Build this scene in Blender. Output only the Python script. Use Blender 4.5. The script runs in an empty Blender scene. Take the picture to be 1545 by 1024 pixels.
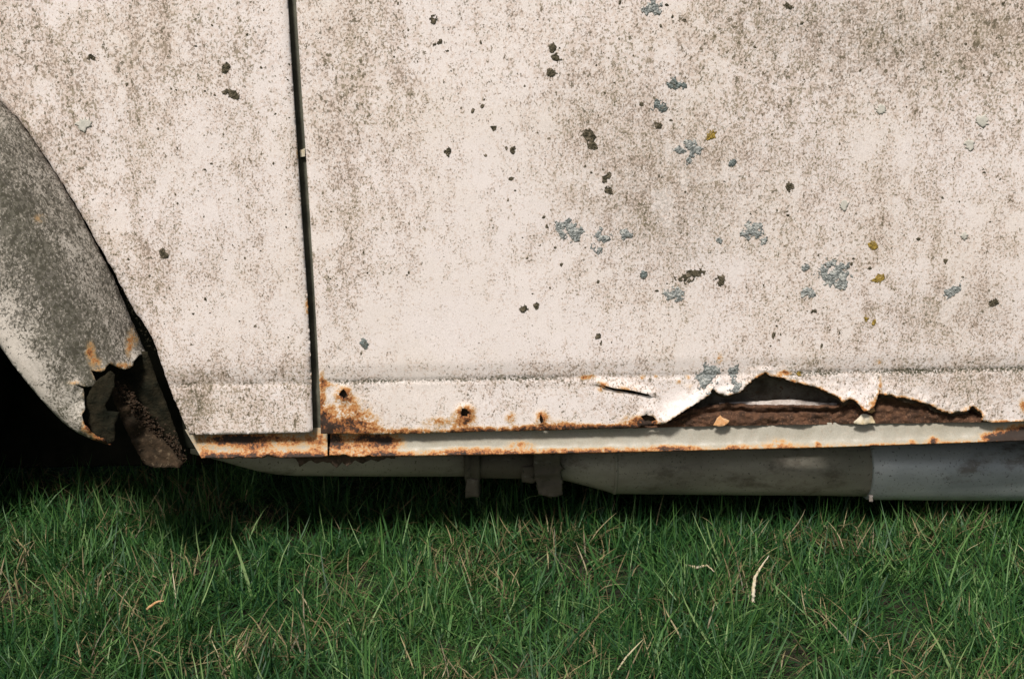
import bpy, bmesh, math, random
import numpy as np
from mathutils import Vector, Matrix, noise as mnoise
from mathutils.geometry import delaunay_2d_cdt

random.seed(7); RNG = np.random.default_rng(11)
scene = bpy.context.scene
COL = scene.collection

# ------------------------------------------------------------------ camera
W, H = 1545.0, 1024.0
LENS = 50.0
F = LENS / 36.0 * W
PITCH, ROLL = math.radians(15.0), math.radians(1.1)
CAM = Vector((0.0, -1.835, 0.835))
fwd = Vector((0, math.cos(PITCH), -math.sin(PITCH)))
right0 = Vector((1, 0, 0)); up0 = right0.cross(fwd)
right = right0 * math.cos(ROLL) - up0 * math.sin(ROLL)
up = right.cross(fwd)
cam = bpy.data.cameras.new('camera'); cam.lens = LENS; cam.sensor_width = 36.0
cam.clip_start = 0.05; cam.clip_end = 1000
camo = bpy.data.objects.new('camera', cam); COL.objects.link(camo)
camo.matrix_world = Matrix(((right.x, up.x, -fwd.x, CAM.x), (right.y, up.y, -fwd.y, CAM.y),
                            (right.z, up.z, -fwd.z, CAM.z), (0, 0, 0, 1)))
scene.camera = camo

# ------------------------------------------------------------------ light
SUN_EL, SUN_AZ = math.radians(49.0), math.radians(17.0)      # azimuth: to the left of straight ahead of the car side
to_sun = Vector((-math.sin(SUN_AZ) * math.cos(SUN_EL), -math.cos(SUN_AZ) * math.cos(SUN_EL), math.sin(SUN_EL)))
world = bpy.data.worlds.new('World'); scene.world = world; world.use_nodes = True
wn = world.node_tree; wn.nodes.clear()
sky = wn.nodes.new('ShaderNodeTexSky'); sky.sky_type = 'NISHITA'; sky.sun_disc = False
sky.dust_density = 4.0; sky.sun_elevation = SUN_EL; sky.sun_rotation = math.pi + SUN_AZ
bg = wn.nodes.new('ShaderNodeBackground'); bg.inputs[1].default_value = 0.065
wo = wn.nodes.new('ShaderNodeOutputWorld')
wn.links.new(sky.outputs[0], bg.inputs[0]); wn.links.new(bg.outputs[0], wo.inputs[0])
sl = bpy.data.lights.new('sun', 'SUN'); sl.energy = 4.45; sl.angle = math.radians(8.0); sl.color = (1.0, 0.955, 0.905)
so = bpy.data.objects.new('sun', sl); COL.objects.link(so); so.location = to_sun * 6
so.rotation_euler = to_sun.to_track_quat('Z', 'Y').to_euler()
scene.view_settings.view_transform = 'Standard'; scene.view_settings.look = 'None'
scene.view_settings.exposure = 0.0; scene.view_settings.gamma = 1.0

# ------------------------------------------------------------------ pixel -> place helpers
def ray(px, py):
    return fwd + right * ((px - W / 2) / F) - up * ((py - H / 2) / F)
def P(px, py, Y=0.0):                      # where the line of sight meets the vertical plane at depth Y
    d = ray(px, py); t = (Y - CAM.y) / d.y
    return CAM + d * t
def G(px, py, Z=0.0):                      # where it meets the ground
    d = ray(px, py); t = (Z - CAM.z) / d.z
    return CAM + d * t
def fbm(x, y, z=0.0, s=1.0, o=4):
    return mnoise.fractal(Vector((x * s, y * s, z * s)), 1.0, 2.0, o)
def blobs(px, py, lst):
    v = 0.0
    for (bx, by, rx, ry, s) in lst:
        a = (px - bx) / rx; b = (py - by) / ry; q = a * a + b * b
        if q < 9: v += s * math.exp(-q)
    return v
def interp(pts, x):
    return float(np.interp(x, [p[0] for p in pts], [p[1] for p in pts]))

# ------------------------------------------------------------------ materials
class NT:
    def __init__(self, name):
        self.m = bpy.data.materials.new(name); self.m.use_nodes = True
        self.t = self.m.node_tree; self.t.nodes.clear()
        self.out = self.t.nodes.new('ShaderNodeOutputMaterial')
        self.co = self.t.nodes.new('ShaderNodeTexCoord').outputs['Object']
    def n(self, typ, **kw):
        nd = self.t.nodes.new('ShaderNode' + typ)
        for k, v in kw.items(): setattr(nd, k, v)
        return nd
    def put(self, sock, v):
        if isinstance(v, bpy.types.NodeSocket): self.t.links.new(v, sock)
        elif isinstance(v, (tuple, list)) and sock.type == 'RGBA': sock.default_value = (*v[:3], 1)
        else: sock.default_value = v
    def math(self, op, a, b=0.0, c=0.0, clamp=False):
        nd = self.n('Math', operation=op); nd.use_clamp = clamp
        for i, v in enumerate((a, b, c)): self.put(nd.inputs[i], v)
        return nd.outputs[0]
    def noise(self, scale, detail=3.0, rough=0.55, stretch=None, off=0.0, dist=0.0):
        mp = self.n('Mapping'); self.t.links.new(self.co, mp.inputs[0])
        mp.inputs['Location'].default_value = (off, off * .7, off * 1.3)
        if stretch: mp.inputs['Scale'].default_value = stretch
        nd = self.n('TexNoise'); self.t.links.new(mp.outputs[0], nd.inputs['Vector'])
        nd.inputs['Scale'].default_value = scale; nd.inputs['Detail'].default_value = detail
        nd.inputs['Roughness'].default_value = rough; nd.inputs['Distortion'].default_value = dist
        return nd.outputs['Fac']
    def vor(self, scale, feature='F1', off=0.0):
        mp = self.n('Mapping'); self.t.links.new(self.co, mp.inputs[0]); mp.inputs['Location'].default_value = (off,) * 3
        nd = self.n('TexVoronoi', feature=feature); self.t.links.new(mp.outputs[0], nd.inputs['Vector'])
        nd.inputs['Scale'].default_value = scale
        return nd.outputs['Distance']
    def step(self, x, lo, hi, a=0.0, b=1.0):
        nd = self.n('MapRange', interpolation_type='SMOOTHSTEP')
        self.put(nd.inputs[0], x); self.put(nd.inputs[1], lo); self.put(nd.inputs[2], hi)
        nd.inputs[3].default_value = a; nd.inputs[4].default_value = b
        return nd.outputs[0]
    def mix(self, f, a, b, blend='MIX'):
        nd = self.n('Mix', data_type='RGBA', blend_type=blend)
        self.put(nd.inputs[0], f); self.put(nd.inputs[6], a); self.put(nd.inputs[7], b)
        return nd.outputs[2]
    def ramp(self, f, stops):
        nd = self.n('ValToRGB'); self.put(nd.inputs[0], f); cr = nd.color_ramp
        while len(cr.elements) < len(stops): cr.elements.new(0.5)
        for e, (p, c) in zip(cr.elements, stops): e.position = p; e.color = (*c, 1)
        return nd.outputs[0]
    def attr(self, name):
        nd = self.n('Attribute'); nd.attribute_name = name; return nd.outputs['Fac']
    def finish(self, color, rough=0.6, bump=None, bstr=0.3, bdist=0.001, metal=0.0, spec=0.4):
        b = self.n('BsdfPrincipled'); self.put(b.inputs['Base Color'], color)
        self.put(b.inputs['Roughness'], rough); self.put(b.inputs['Metallic'], metal)
        b.inputs['Specular IOR Level'].default_value = spec
        if bump is not None:
            bp = self.n('Bump'); bp.inputs['Strength'].default_value = bstr; bp.inputs['Distance'].default_value = bdist
            self.put(bp.inputs['Height'], bump); self.t.links.new(bp.outputs[0], b.inputs['Normal'])
        self.t.links.new(b.outputs[0], self.out.inputs[0])
        return self.m

def paint_material(name, base, alt, speck=1.0, spec=0.35, rough=0.55, rust_soft=1.0, sa=(.20, .145, .102), sb=(.18, .148, .082), bias=0.0):
    """weathered enamel; attributes dirt (soiling density), rust, algae and clean are wear drawn on the sheet metal"""
    k = NT(name)
    dirt, rust, algae = k.attr('dirt'), k.attr('rust'), k.attr('algae')
    streak = k.noise(26, 5, .6, (1, 1, .17))
    patch = k.noise(60, 4, .6, (1, 1, .6), 3.1)
    clump = k.noise(150, 3, .6, (1, 1, .8), 6.1)
    dens = k.math('ADD', k.math('ADD', k.math('MULTIPLY', streak, .40), k.math('MULTIPLY', patch, .62)), k.math('MULTIPLY', clump, .5))
    dens = k.math('ADD', k.math('SUBTRACT', dens, .76), k.math('MULTIPLY', dirt, .50))
    dens = k.math('SUBTRACT', dens, k.step(k.noise(26, 4, .6, (1, 1, .7), 17.0), .56, .66, 0, .20))
    col = k.mix(k.step(k.noise(9, 4, .6, None, 5.0), .35, .7), base, alt)
    col = k.mix(k.step(k.noise(820, 2, .6, None, 21.0), .3, .7), k.mix(1.0, col, (.86, .85, .84), 'MULTIPLY'), k.mix(1.0, col, (1.07, 1.07, 1.07), 'MULTIPLY'))
    col = k.mix(k.step(k.noise(130, 3, .6, None, 9.0), .35, .7, 0, .30), col, k.mix(1.0, col, (1.10, 1.10, 1.10), 'MULTIPLY'))
    # soft grime film and tan blotches
    col = k.mix(k.math('MULTIPLY', k.step(dens, -.02, .42), .28 * speck), col, k.mix(1.0, sa, (1.9, 1.9, 1.9), 'MULTIPLY'))
    b0 = k.step(k.math('ADD', k.noise(260, 3, .6, None, 11.0), k.math('MULTIPLY', dens, .45)), .52, .60)
    col = k.mix(k.math('MULTIPLY', b0, .30 * speck), col, k.mix(1.0, sa, (2.2, 2.0, 1.9), 'MULTIPLY'))
    # dark specks that crowd where soil gathers
    f1 = k.noise(390, 2.5, .6, (1, 1, .8))
    thr = k.math('SUBTRACT', .615 - bias, k.math('MULTIPLY', dens, .42))
    s1 = k.step(f1, thr, k.math('ADD', thr, .05))
    col = k.mix(k.math('MULTIPLY', s1, min(1, .70 * speck)), col, k.mix(k.step(k.noise(24, 3, .5, None, 2.0), .4, .6), sa, sb))
    f2 = k.noise(200, 3, .65, (1, 1, .75), 7.7)
    thr2 = k.math('SUBTRACT', .67 - bias, k.math('MULTIPLY', dens, .27))
    s2 = k.step(f2, thr2, k.math('ADD', thr2, .04))
    col = k.mix(k.math('MULTIPLY', s2, min(1, .85 * speck)), col, k.mix(.5, sb, (.04, .032, .024)))
    # green-brown algae
    al = k.math('MULTIPLY', algae, k.step(k.noise(330, 4, .7, None, 1.7), .40, .62))
    col = k.mix(k.math('MULTIPLY', al, 1.7, clamp=True), col, (.070, .066, .040))
    # rust
    rn = k.math('ADD', k.math('MULTIPLY', k.noise(105, 5, .7, None, 4.0), .95), k.math('MULTIPLY', k.noise(360, 4, .7, None, 14.0), .55))
    rr = k.math('ADD', rust, k.math('MULTIPLY', k.math('SUBTRACT', rn, .77), k.math('MINIMUM', k.math('MULTIPLY', rust, 4.4), 2.2)))
    rcol = k.ramp(rr, [(0.0, (.62, .47, .28)), (.28, (.52, .31, .13)), (.45, (.41, .175, .055)), (.62, (.25, .09, .03)), (.80, (.055, .028, .016)), (1.0, (.03, .018, .012))])
    rf = k.step(rr, .03 * rust_soft, .40 * rust_soft)
    col = k.mix(rf, col, rcol)
    rgh = k.math('ADD', rough, k.math('MULTIPLY', rf, .3), clamp=True)
    h = k.math('ADD', k.math('MULTIPLY', s1, .5), k.math('MULTIPLY', s2, .9))
    h = k.math('ADD', h, k.math('MULTIPLY', rf, k.math('MULTIPLY', k.noise(190, 5, .7, None, 8), 2.2)))
    return k.finish(col, rgh, h, .42, .0007, 0, spec)

M = {}
M['paint'] = paint_material('weathered_white_paint', (.725, .660, .632), (.70, .63, .582), bias=.022)
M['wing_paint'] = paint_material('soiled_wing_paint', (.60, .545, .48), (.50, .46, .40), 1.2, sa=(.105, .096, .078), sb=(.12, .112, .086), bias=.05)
M['sill_paint'] = paint_material('sill_paint', (.40, .378, .318), (.355, .33, .265), .35, .4, .42, bias=-.05)

def crust(name, c1, c2, c3):
    k = NT(name); col = k.mix(k.step(k.noise(330, 4, .7, None, 1.0), .38, .62), c1, c2)
    col = k.mix(k.step(k.noise(140, 3, .6, None, 5.0), .52, .64), col, c3)
    return k.finish(col, .95, k.noise(700, 4, .7), .6, .001, 0, .15)
def simple(name, c1, c2, scale, rough=.8, bstr=.5, bdist=.002, metal=0, spec=.3, c3=None, detail=6):
    k = NT(name); nz = k.noise(scale, detail, .65, None, 1.0)
    col = k.mix(k.step(nz, .32, .68), c1, c2)
    if c3: col = k.mix(k.step(k.noise(scale * 3.3, 4, .7, None, 6), .56, .66), col, c3)
    return k.finish(col, rough, k.noise(scale * 2.5, 6, .7, None, 2), bstr, bdist, metal, spec)
M['rust'] = simple('crumbling_rust', (.050, .028, .018), (.135, .066, .036), 90, .95, .9, .004, c3=(.24, .13, .075))
M['rust_dark'] = simple('old_dark_rust', (.055, .038, .026), (.12, .082, .055), 55, .95, .7, .003, c3=(.13, .09, .06))
M['inner_back'] = simple('inner_door_back', (.09, .072, .052), (.21, .185, .15), 50, .9, .7, .003, c3=(.12, .07, .04))
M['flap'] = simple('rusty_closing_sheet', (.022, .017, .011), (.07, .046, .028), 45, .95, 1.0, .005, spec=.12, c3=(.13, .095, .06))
M['flap_dark'] = simple('shaded_inner_sheet', (.010, .011, .007), (.030, .025, .015), 60, .97, 1.0, .006, spec=.08)  # near-black colour carries the shade inside the torn wing
M['crumb'] = simple('crumbled_rust_edge', (.022, .015, .010), (.085, .052, .031), 210, .95, 1.0, .005, spec=.12, c3=(.24, .195, .145), detail=4)
M['flake_orange'] = simple('orange_rust_flake', (.50, .25, .10), (.62, .40, .22), 120, .85)
M['flake_cream'] = simple('cream_paint_flake', (.60, .55, .44), (.50, .40, .24), 90, .7)
M['pale_edge'] = simple('pale_sealant', (.55, .50, .46), (.36, .30, .26), 140, .8, .7, .003)
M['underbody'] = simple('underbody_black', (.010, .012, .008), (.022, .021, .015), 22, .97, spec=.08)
M['jamb'] = simple('door_jamb_grime', (.075, .075, .056), (.155, .15, .112), 25, .7, .3)
M['rubber'] = simple('tyre_rubber', (.010, .010, .009), (.018, .017, .015), 40, .9, spec=.1)
M['rim'] = simple('rim_steel', (.16, .16, .15), (.25, .23, .2), 30, .6)
M['soil'] = simple('lawn_soil', (.018, .017, .009), (.045, .037, .020), 40, .98, 1.0, .01, c3=(.10, .075, .04))
M['lichen'] = crust('blue_grey_lichen', (.13, .142, .136), (.345, .36, .345), (.44, .44, .41))
M['lichen_dark'] = crust('dark_slate_lichen', (.08, .095, .09), (.22, .25, .24), (.13, .13, .11))
M['lichen_pale'] = simple('pale_green_lichen', (.43, .42, .365), (.54, .51, .45), 160, .95, .4, .001)
M['lichen_yellow'] = crust('ochre_lichen', (.13, .09, .02), (.38, .26, .06), (.30, .22, .09))
M['moss'] = crust('brown_moss', (.035, .032, .02), (.11, .092, .06), (.17, .14, .10))


def pipe_mat(name, a, b, dirtc, metal, rough):
    k = NT(name)
    col = k.mix(k.step(k.noise(18, 5, .6, (.35, 1, 1)), .3, .72), a, b)
    d = k.step(k.noise(260, 3, .65), .60, .68)
    col = k.mix(k.math('MULTIPLY', d, .8), col, dirtc)
    col = k.mix(k.step(k.noise(60, 5, .7, (.5, 1, 1), 5), .58, .74, 0, .4), col, (.38, .36, .32))
    col = k.mix(k.step(k.noise(22, 6, .7, (.6, 1, 1), 15), .52, .68, 0, .75), col, (.13, .105, .075))
    return k.finish(col, rough, k.noise(150, 5, .7), .35, .001, metal, .5)
M['silencer'] = pipe_mat('silencer_grey', (.27, .245, .19), (.46, .425, .335), (.07, .068, .055), .1, .55)
M['sleeve'] = pipe_mat('sleeve_blue_grey', (.36, .39, .405), (.60, .63, .63), (.10, .10, .10), .25, .45)
M['pipe'] = pipe_mat('pipe_beige', (.28, .25, .19), (.48, .43, .33), (.09, .08, .06), .1, .7)
M['bracket'] = pipe_mat('bracket_grime', (.075, .065, .047), (.16, .138, .10), (.03, .03, .025), .1, .8)

def blade_mat(name, ramp_stops, trans):
    k = NT(name); tint = k.attr('tint'); along = k.attr('along')
    col = k.ramp(tint, ramp_stops)
    col = k.mix(k.math('MULTIPLY', k.step(along, .35, 1.0), .35), col, k.mix(1.0, col, (1.25, 1.25, .95), 'MULTIPLY'))
    b = k.n('BsdfPrincipled'); k.put(b.inputs['Base Color'], col); b.inputs['Roughness'].default_value = .5
    b.inputs['Specular IOR Level'].default_value = .3
    tr = k.n('BsdfTranslucent'); k.put(tr.inputs[0], k.mix(1.0, col, (1.1, 1.25, .6), 'MULTIPLY'))
    mx = k.n('MixShader'); mx.inputs[0].default_value = trans
    k.t.links.new(b.outputs[0], mx.inputs[1]); k.t.links.new(tr.outputs[0], mx.inputs[2]); k.t.links.new(mx.outputs[0], k.out.inputs[0])
    return k.m
M['grass'] = blade_mat('grass_blade', [(0, (.011, .050, .017)), (.35, (.028, .088, .024)), (.62, (.056, .136, .034)), (.82, (.095, .205, .055)), (1, (.20, .29, .115))], .26)
M['straw'] = blade_mat('dry_straw', [(0, (.085, .066, .034)), (.4, (.18, .142, .072)), (.75, (.31, .255, .14)), (1, (.46, .40, .26))], .15)

# ------------------------------------------------------------------ object helpers
def link(name, me, mat=None, parent=None, smooth=True):
    o = bpy.data.objects.new(name, me); COL.objects.link(o)
    if mat is not None: me.materials.append(mat)
    if parent is not None: o.parent = parent
    if smooth and len(me.polygons): me.polygons.foreach_set('use_smooth', [True] * len(me.polygons))
    return o
def mesh(name, verts, faces):
    me = bpy.data.meshes.new(name); me.from_pydata([tuple(v) for v in verts], [], faces); me.update(); return me
def solid(o, t=.0018):
    md = o.modifiers.new('thickness', 'SOLIDIFY'); md.thickness = t; md.offset = -1
    return o
def set_attr(me, name, vals):
    a = me.attributes.new(name, 'FLOAT', 'POINT'); a.data.foreach_set('value', np.asarray(vals, dtype=np.float32))

def pip(pts, poly):
    x, y = pts[:, 0], pts[:, 1]; c = np.zeros(len(pts), bool); n = len(poly); j = n - 1
    for i in range(n):
        xi, yi = poly[i]; xj, yj = poly[j]
        if yi != yj:
            c ^= ((yi > y) != (yj > y)) & (x < (xj - xi) * (y - yi) / (yj - yi) + xi)
        j = i
    return c
def densify(poly, step, closed=True, jag=0.0, seed=0):
    rr = random.Random(seed); out = []
    n = len(poly); m = n if closed else n - 1
    for i in range(m):
        a = poly[i]; b = poly[(i + 1) % n]; L = math.hypot(b[0] - a[0], b[1] - a[1])
        inside = (-20 < a[0] < 1565) and (a[1] > -20)
        k = max(1, int(L / (step if inside else step * 5)))
        for q in range(k):
            t = q / k; x = a[0] + (b[0] - a[0]) * t; y = a[1] + (b[1] - a[1]) * t
            if jag and q: x += rr.uniform(-jag, jag); y += rr.uniform(-jag, jag)
            out.append((x, y))
    if not closed: out.append(tuple(poly[-1]))
    return out
def sheet(name, outer, holes, zones, Yfun, mat, parent, attrs=None, thick=.0018):
    """sheet of metal with a traced outline, cut-outs and depth; zones = [(x0,y0,x1,y1,spacing)]"""
    pts = list(outer); edges = [(i, (i + 1) % len(outer)) for i in range(len(outer))]
    for h in holes:
        b = len(pts); pts += h; edges += [(b + i, b + (i + 1) % len(h)) for i in range(len(h))]
    bound = np.array(pts)
    for (x0, y0, x1, y1, s) in zones:
        gx, gy = np.meshgrid(np.arange(x0 + s / 2, x1, s), np.arange(y0 + s / 2, y1, s))
        g = np.stack([gx.ravel(), gy.ravel()], 1); g += RNG.uniform(-.22, .22, g.shape) * s
        keep = pip(g, outer)
        for h in holes: keep &= ~pip(g, h)
        g = g[keep]; ok = np.ones(len(g), bool)
        for i in range(0, len(g), 4000):
            d = np.min((g[i:i + 4000, None, 0] - bound[None, :, 0]) ** 2 + (g[i:i + 4000, None, 1] - bound[None, :, 1]) ** 2, axis=1)
            ok[i:i + 4000] = d > (min(s, 8) * .45) ** 2
        pts += [tuple(q) for q in g[ok]]
    r = delaunay_2d_cdt([Vector(q) for q in pts], edges, [], 0, 1e-3)
    V = np.array([(v.x, v.y) for v in r[0]]); Fc = np.array([f for f in r[2] if len(f) == 3])
    cen = V[Fc].mean(1); keep = pip(cen, outer)
    for h in holes: keep &= ~pip(cen, h)
    Fc = Fc[keep]
    used = np.unique(Fc); remap = -np.ones(len(V), int); remap[used] = np.arange(len(used)); V = V[used]; Fc = remap[Fc]
    a = V[Fc[:, 1]] - V[Fc[:, 0]]; b = V[Fc[:, 2]] - V[Fc[:, 0]]
    flip = (a[:, 0] * b[:, 1] - a[:, 1] * b[:, 0]) > 0          # wind so that the outer face looks out of the car
    Fc[flip] = Fc[flip][:, ::-1]
    me = mesh(name, [P(x, y, Yfun(x, y)) for x, y in V], Fc.tolist())
    for an, fn in (attrs or {}).items(): set_attr(me, an, [fn(x, y) for x, y in V])
    o = link(name, me, mat, parent)
    return solid(o, thick) if thick else o
def poly_dist(px, py, arr):
    a = arr[:-1]; d = arr[1:] - a; L = (d ** 2).sum(1) + 1e-9
    t = np.clip(((px - a[:, 0]) * d[:, 0] + (py - a[:, 1]) * d[:, 1]) / L, 0, 1)
    return math.sqrt(float(np.min((a[:, 0] + d[:, 0] * t - px) ** 2 + (a[:, 1] + d[:, 1] * t - py) ** 2)))
def tube(name, path, radii, mat, parent, seg=28, cap=True, rough=0.0):
    vs, fs = [], []
    n = len(path)
    for i in range(n):
        t = (path[min(i + 1, n - 1)] - path[max(i - 1, 0)]).normalized()
        u = t.cross(Vector((0, 0, 1))).normalized(); w = u.cross(t)
        for j in range(seg):
            a = 2 * math.pi * j / seg; d = u * math.cos(a) + w * math.sin(a)
            p = path[i] + d * radii[i]
            if rough: p += d * rough * fbm(p.x, p.y, p.z, 60, 3)
            vs.append(p)
    for i in range(n - 1):
        for j in range(seg):
            k = (j + 1) % seg; fs.append((i * seg + j, (i + 1) * seg + j, (i + 1) * seg + k, i * seg + k))
    if cap: fs.append(tuple(range(seg))); fs.append(tuple(range((n - 1) * seg, n * seg))[::-1])
    me = mesh(name, vs, fs); bm = bmesh.new(); bm.from_mesh(me); bmesh.ops.recalc_face_normals(bm, faces=bm.faces); bm.to_mesh(me); bm.free()
    o = link(name, me, mat, parent)
    return o
def boxpart(name, lo, hi, mat, parent, bevel=.002, jitter=0.0):
    bm = bmesh.new(); bmesh.ops.create_cube(bm, size=1)
    for v in bm.verts: v.co = Vector([lo[i] + (hi[i] - lo[i]) * (v.co[i] + .5) for i in range(3)])
    if jitter:
        bmesh.ops.subdivide_edges(bm, edges=bm.edges[:], cuts=4, use_grid_fill=True)
        for v in bm.verts: v.co += mnoise.noise_vector(v.co * 70) * jitter
    elif bevel: bmesh.ops.bevel(bm, geom=bm.edges[:], offset=bevel, segments=2, affect='EDGES', profile=.5)
    me = bpy.data.meshes.new(name); bm.to_mesh(me); bm.free()
    return link(name, me, mat, parent)

# ------------------------------------------------------------------ the ground
gm = mesh('lawn_ground', [(-300, -300, 0), (300, -300, 0), (300, 300, 0), (-300, 300, 0)], [(0, 1, 2, 3)])
k = NT('lawn_ground')
far = k.mix(k.step(k.noise(6, 6, .7), .35, .65), (.030, .075, .024), (.055, .11, .035))
near = k.mix(k.step(k.noise(45, 6, .7), .35, .65), (.016, .016, .008), (.045, .036, .018))
geo = k.n('NewGeometry'); ln = k.n('VectorMath', operation='LENGTH'); k.t.links.new(geo.outputs['Position'], ln.inputs[0])
k.finish(k.mix(k.step(ln.outputs['Value'], 2.2, 3.2), near, far), .95, k.noise(70, 6, .7), 1.0, .012)
ground = link('lawn_ground', gm, k.m, None, False); ground['kind'] = 'structure'

# ------------------------------------------------------------------ the car
car = bpy.data.objects.new('car', None); COL.objects.link(car)
car['label'] = 'weathered white car side with rusted sill, lichen spots and torn wheel arch on grass'; car['category'] = 'car'

def crease_row(px): return 571.0 - (px - 770) * .0192
def door_bottom_row(px): return interp([(250, 657), (480, 654), (720, 651), (890, 647), (1050, 642), (1300, 638), (1545, 635), (2100, 626)], px)
def body_depth(px, py):
    """side of the body: gently bowed, a soft step in above the crease, a slightly flared lower apron"""
    t = py - crease_row(px)
    y = .0 + .000000035 * (min(0, py - 300)) ** 2
    if t > -28: q = min(1, (t + 28) / 28); y += .0030 * q * q * (3 - 2 * q)
    if t > 4: y -= .0010 * min(1, (t - 4) / 70) 
    y += .0019 * math.exp(-(t / 2.8) ** 2)
    p = (px * .0009, py * .0009)
    y += .0011 * fbm(p[0], p[1], 0, 5, 2) + .00028 * fbm(p[0], p[1], 3, 40, 2)
    return y

# ---- door
TEAR = [(1005, 638), (1009, 634), (1024, 625), (1036, 617), (1051, 607), (1062, 602), (1069.7, 596), (1072, 590), (1075.5, 585.6), (1080, 591), (1088, 595), (1096, 597),
        (1109.5, 593), (1117, 591), (1123, 585.6), (1129, 579), (1138, 571), (1146, 567), (1156, 563), (1164, 567), (1172, 568), (1183, 570), (1193, 575),
        (1212, 579), (1226, 582), (1238, 586), (1248, 591), (1257, 596), (1266, 600), (1272.6, 607), (1277, 604), (1281, 601.6), (1291, 605), (1299, 613), (1304, 620),
        (1310, 620), (1316, 615), (1319, 612), (1324, 599), (1327, 588), (1330, 596), (1338, 595), (1346.6, 597), (1352.5, 600), (1368, 600), (1379, 604), (1390, 607),
        (1410, 614), (1425.6, 622), (1437, 623.5), (1448, 621), (1459, 620), (1464, 615), (1467, 612), (1471, 616), (1482, 623), (1483, 630), (1479, 634), (1497, 637)]
bot = [(484, 654), (560, 655), (640, 653.5), (720, 651), (800, 649.5), (890, 647), (940, 646), (965, 644), (985, 640.5), (998, 639.5)]
door_gap_r = [(446, -10), (452, 90), (461, 225), (468, 330), (474, 430), (479, 520), (483, 600), (485, 654)]
outer = densify([(400, -420)] + door_gap_r[:-1], 8, False) + densify(bot, 3.0, False, .5, 3)
outer += densify(TEAR, 2.2, False, .95, 5) + densify([(1545, 635), (1850, 631), (2050, 628), (2080, -420)], 4, False)
clean = []
for q in outer:
    if not clean or math.hypot(q[0] - clean[-1][0], q[1] - clean[-1][1]) > .3: clean.append(q)
outer = clean
def hole(cx, cy, rx, ry, n=14, seed=0):
    rr = random.Random(seed); return [(cx + rx * math.cos(a) * rr.uniform(.5, 1.2), cy + ry * math.sin(a) * rr.uniform(.5, 1.2)) for a in np.linspace(0, 2 * math.pi, n, False)]
holes = [hole(519, 595, 7.5, 7.5, 11, 1), hole(702, 622.5, 8, 7, 11, 2), [(966, 627.5), (975, 625.5), (985, 628), (991, 633), (984, 636), (973, 635)],
         [(908, 580.5), (918, 583), (928, 585.5), (941, 587), (953, 588.5), (966, 591.5), (979, 595), (983, 598), (975, 597), (962, 594.5), (950, 592.5), (937, 590), (925, 588.5), (915, 585)],
         [(815, 624), (819, 630), (821, 637), (816, 640), (814, 633)]]
tear_arr = np.array(TEAR); hole_c = [(np.mean([p[0] for p in h]), np.mean([p[1] for p in h]), max(p[0] for p in h) - min(p[0] for p in h)) for h in holes]
crack = np.array([(905, 580), (928, 586), (953, 589.5), (983, 598)], float)
door_rust = [(486, 600, 5, 40, .55), (492, 640, 14, 22, .75), (519, 596, 12, 11, .75), (530, 626, 30, 22, .50), (553, 640, 26, 12, .36), (512, 645, 26, 8, .62), (600, 650, 60, 5, .5),
             (660, 636, 26, 7, .38), (702, 624, 14, 13, .72), (700, 640, 16, 10, .5), (771, 630, 8, 8, .55), (818, 630, 9, 12, .6), (845, 640, 22, 7, .35), (740, 648, 50, 4.5, .65), (880, 645, 60, 5, .75),
             (962, 637, 22, 10, .65), (980, 638, 22, 8, .7), (942, 588, 26, 6, .34), (908, 582, 8, 7, .5), (880, 569, 9, 3, .5), (893, 568, 5, 4, .55), (969, 569, 4, 3, .6), (990, 567, 3, 3, .6), (1038, 569, 4, 3, .6),
             (1024, 576, 5, 3.5, .8), (1040, 583, 9, 6, .4), (1086, 542, 5, 7, .42), (1184, 562, 10, 4, .55), (1320, 612, 10, 10, .38), (1328, 585, 3, 16, .45), (1462, 619, 10, 7, .45),
             (1545, 612, 8, 12, .45), (1520, 637, 50, 3.5, .6), (1326, 546, 5, 4, .45), (487, 575, 7, 6, .4), (498, 580, 12, 3, .45), (810, 645, 30, 4, .55), (930, 645, 40, 4, .6)]
def dr(px, py):
    v = blobs(px, py, door_rust)
    if py > 550:
        if 990 < px < 1500 and py > 555:
            d = poly_dist(px, py, tear_arr); v = max(v, .48 * math.exp(-(d / 2.6) ** 2))
            if px < 1130: v *= .55
        d = (door_bottom_row(px) - py)
        if px < 990: v += .42 * math.exp(-(d / 3.2) ** 2) * (.55 + .9 * mnoise.noise(Vector((px * .03, 3, 1))))
    return max(0, min(1, v))
door_dirt = [(540, 60, 60, 110, .20), (520, 230, 50, 160, .22), (600, 180, 40, 200, .10), (850, 90, 100, 90, .10), (1150, 60, 140, 90, .20), (1350, 60, 180, 90, .26), (1500, 60, 90, 150, .22), (980, 330, 120, 80, .16),
             (1000, 220, 150, 90, .16), (1400, 470, 140, 50, .24), (1200, 270, 200, 120, .12), (520, 420, 30, 90, .22), (760, 575, 120, 12, .26), (1450, 575, 110, 26, .28), (840, 560, 60, 16, .25), (905, 622, 30, 15, .2),
             (650, 500, 160, 60, -.30), (720, 260, 90, 240, -.18), (960, 500, 160, 30, -.22), (1100, 400, 40, 30, -.2), (1040, 610, 35, 25, -.8), (1100, 588, 18, 8, -.9), (1290, 120, 60, 30, -.1), (1130, 330, 80, 60, -.1), (1300, 210, 80, 40, -.15),
             (630, 605, 70, 25, -.25), (1060, 150, 40, 30, -.25), (1235, 600, 40, 12, -.3), (1245, 595, 30, 8, -.4), (1260, 460, 40, 20, -.22)]
def dd(px, py): return blobs(px, py, door_dirt) + .10 + (.05 if px > 850 else 0)
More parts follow.
